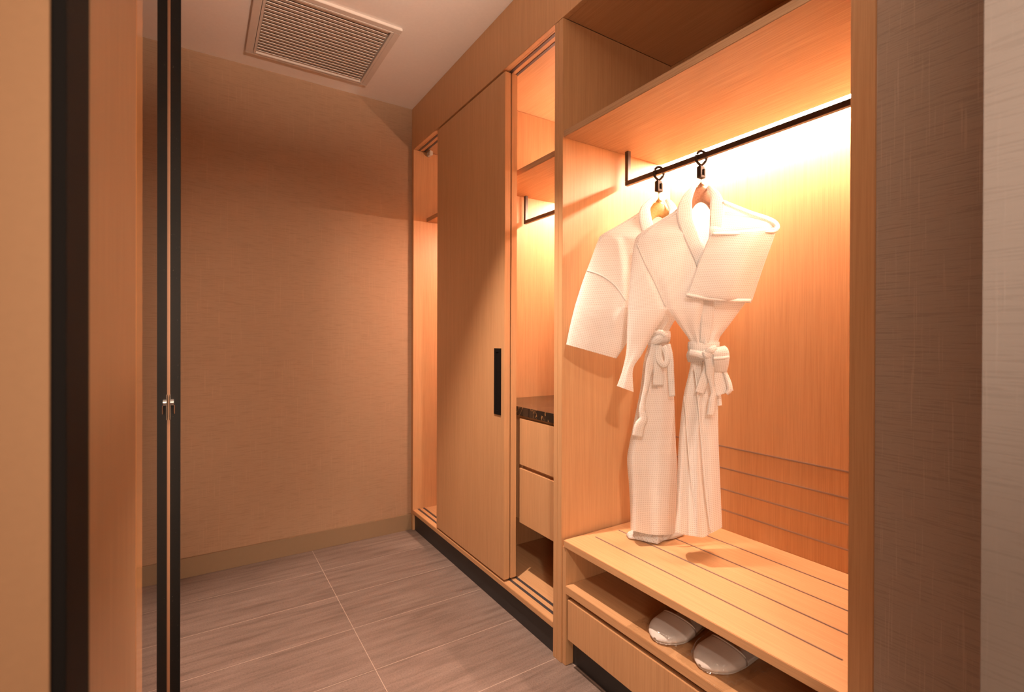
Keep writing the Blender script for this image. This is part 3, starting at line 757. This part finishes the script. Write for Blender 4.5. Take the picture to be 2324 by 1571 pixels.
# ------------------------------------------------------------------ slippers in plastic
def half_w(t):
    """half width of the sole, t from toe 0 .. heel 1"""
    return .054*(math.sin(math.pi*min(1, t/.26)/2)**.52 if t < .26 else 1-.20*sm(.35, .70, t)+.06*sm(.7, .85, t))*(1 if t < .88 else max(0, 1-((t-.88)/.12)**2.2)**.5)
def slipper(toe, ang, label, blo, bhi, z0=.2865, L=.27):
    th = thing('slipper', label, 'slipper', (toe[0], toe[1], z0), 'wrapped slippers on the shoe shelf')
    ax = Vector((math.cos(ang), math.sin(ang), 0)); sd = Vector((-ax.y, ax.x, 0)); T = Vector((*toe, z0))
    def slab(za, zb, inset, name, mat):
        bm = bmesh.new(); pr = None; n = 40; lays = []
        for (z, ins) in ((za, .003+inset), (za+.002, inset), (zb-.002, inset), (zb, .003+inset)):
            lay = []
            for i in range(2*n):
                q = i/n if i < n else 2-i/n
                t = .5-.5*math.cos(math.pi*q); s = 1 if i < n else -1
                w = max(0, half_w(t)-ins); tt = ins/L+t*(1-2*ins/L)
                lay.append(bm.verts.new(T+ax*(tt*L)+sd*(s*w)+Vector((0, 0, z))))
            lays.append(lay)
        for A, B in zip(lays, lays[1:]):
            for k in range(2*n): bm.faces.new((A[k], A[(k+1) % (2*n)], B[(k+1) % (2*n)], B[k]))
        bm.faces.new(lays[0][::-1]); bm.faces.new(lays[-1])
        bmesh.ops.remove_doubles(bm, verts=bm.verts[:], dist=1e-5)
        return done(name, bm, mat, th)
    slab(0, .007, 0, 'outsole', SOLE); slab(.0068, .014, .001, 'insole', FELT)
    bm = bmesh.new(); n = 22; mm = 24; rows = []; LV = .40
    for i in range(n+1):
        t = LV*(i/n)**1.6+.0006; w = half_w(t)+.001
        hh = .006*sm(-.01, .03, t)+.026*(t/.42)
        rows.append([bm.verts.new(T+ax*(t*L-.010*math.sin(math.pi*j/mm)*(i/n)**3)+sd*(w*math.cos(math.pi*j/mm))+Vector((0, 0, .010+hh*abs(math.sin(math.pi*j/mm))**.48))) for j in range(mm+1)])
    for A, B in zip(rows, rows[1:]):
        for j in range(mm): bm.faces.new((A[j], A[j+1], B[j+1], B[j]))
    rim = [v.co.copy() for v in rows[-1]]
    o = done('upper', bm, FELT, th); md = o.modifiers.new('Solidify', 'SOLIDIFY'); md.thickness = .004; md.offset = 1
    bm = bmesh.new(); bm_tube(bm, [p+Vector((0, 0, .002)) for p in rim], .0036, 8)
    done('piping', bm, FELT, th)
    # clear bag laid over and under it
    bg = thing('plastic_bag', label.replace('white slipper', 'clear plastic bag around the slipper').replace(' in clear wrap', ''), 'bag', (toe[0], toe[1], z0-.001), 'clear bags on the shoe shelf')
    bm = bmesh.new(); nx, ny = 70, 46; G = []
    for i in range(nx+1):
        a = -.022+(.30+.022)*i/nx; row = []
        for j in range(ny+1):
            b = blo+(bhi-blo)*j/ny; t = a/L
            w = half_w(min(1, max(0, t))) if 0 < t < 1 else 0
            hgt = (.029+.029*min(1, max(0, t/.42))*(1-sm(.55, .75, t)))
            inside = math.sqrt(max(0, 1-(b/(w+.012))**2)) if w > 0 and abs(b) < w+.012 else 0
            h_ = hgt*inside**.42 if inside else 0
            if t < .06: h_ = max(h_, .016*sm(-.08, .06, t)*(1-min(1, abs(b)/.07)))
            p = T+ax*a+sd*(b+(.006*noise.noise(Vector((a*30, b*30, toe[1]*9))) if abs(b) > .07 else 0))
            nz = abs(noise.noise(Vector((a*60, b*60, toe[1]*50))))*.0035+abs(noise.noise(Vector((a*170, b*170, toe[1]*10))))*.0025
            row.append(bm.verts.new(p+Vector((0, 0, h_+nz*(2.2 if h_ < .002 else .8)+.0008))))
        G.append(row)
    for i in range(nx):
        for j in range(ny): bm.faces.new((G[i][j], G[i+1][j], G[i+1][j+1], G[i][j+1]))
    done('film', bm, FILM, bg)
slipper((1.101, .955), math.radians(2), 'white slipper in clear wrap, left one of two on the shoe shelf', -.062, .098)
slipper((1.110, .812), math.radians(-5), 'white slipper in clear wrap, right one of two on the shoe shelf', -.088, .066)

# ------------------------------------------------------------------ lights
def spot(name, loc, power, col, size, blend, rad, aim=None):
    l = bpy.data.lights.new(name, 'SPOT'); l.energy = power; l.color = col; l.spot_size = math.radians(size); l.spot_blend = blend; l.shadow_soft_size = rad
    o = bpy.data.objects.new(name, l); COL.objects.link(o); o.location = loc
    if aim: o.rotation_euler = (Vector(aim)-Vector(loc)).to_track_quat('-Z', 'Y').to_euler()
    return o
def area(name, loc, power, col, sx, sy, aim=None):
    l = bpy.data.lights.new(name, 'AREA'); l.energy = power; l.color = col; l.shape = 'RECTANGLE'; l.size = sx; l.size_y = sy
    o = bpy.data.objects.new(name, l); COL.objects.link(o); o.location = loc
    if aim: o.rotation_euler = (Vector(aim)-Vector(loc)).to_track_quat('-Z', 'Y').to_euler()
    return o
DL = (1.0, .715, .55)
spot('closet_downlight', (.57, 1.48, 2.535), 235, DL, 65, .55, .022)
area('anteroom_ceiling_lamp', (.12, -.12, 2.53), 9, (1.0, .76, .56), .4, .4)
spot('added_ceiling_fill', (.55, -.12, 1.85), 190, (1.0, .74, .56), 50, .9, .08, (.48, 1.15, 2.55))  # added fill aimed up to brighten the closet ceiling, no real fixture
spot('added_wall_fill', (.45, -1.5, 1.6), 210, (1.0, .76, .57), 35, .9, .06, (.38, 2.83, .85))  # added fill to lift the end wall, not a fixture of the room
spot('added_robe_fill', (-.3, -.9, 2.4), 120, (1.0, .80, .64), 34, .9, .06, (1.3, 1.05, .95))  # added fill on the robes and bench, no such lamp known
pl = bpy.data.lights.new('added_closet_fill', 'POINT'); pl.energy = 55; pl.color = (1.0, .78, .60); pl.shadow_soft_size = .15  # added point fill behind the viewer, lifts closet and ceiling
po = bpy.data.objects.new('added_closet_fill', pl); COL.objects.link(po); po.location = (-.75, -1.25, .95)
w = bpy.data.worlds.new('world'); S.world = w; w.use_nodes = True
w.node_tree.nodes['Background'].inputs[0].default_value = (.9, .6, .4, 1); w.node_tree.nodes['Background'].inputs[1].default_value = .02

S.view_settings.view_transform = 'Standard'; S.view_settings.look = 'None'
S.view_settings.gamma = 1; S.view_settings.use_curve_mapping = False; S.view_settings.exposure = .12
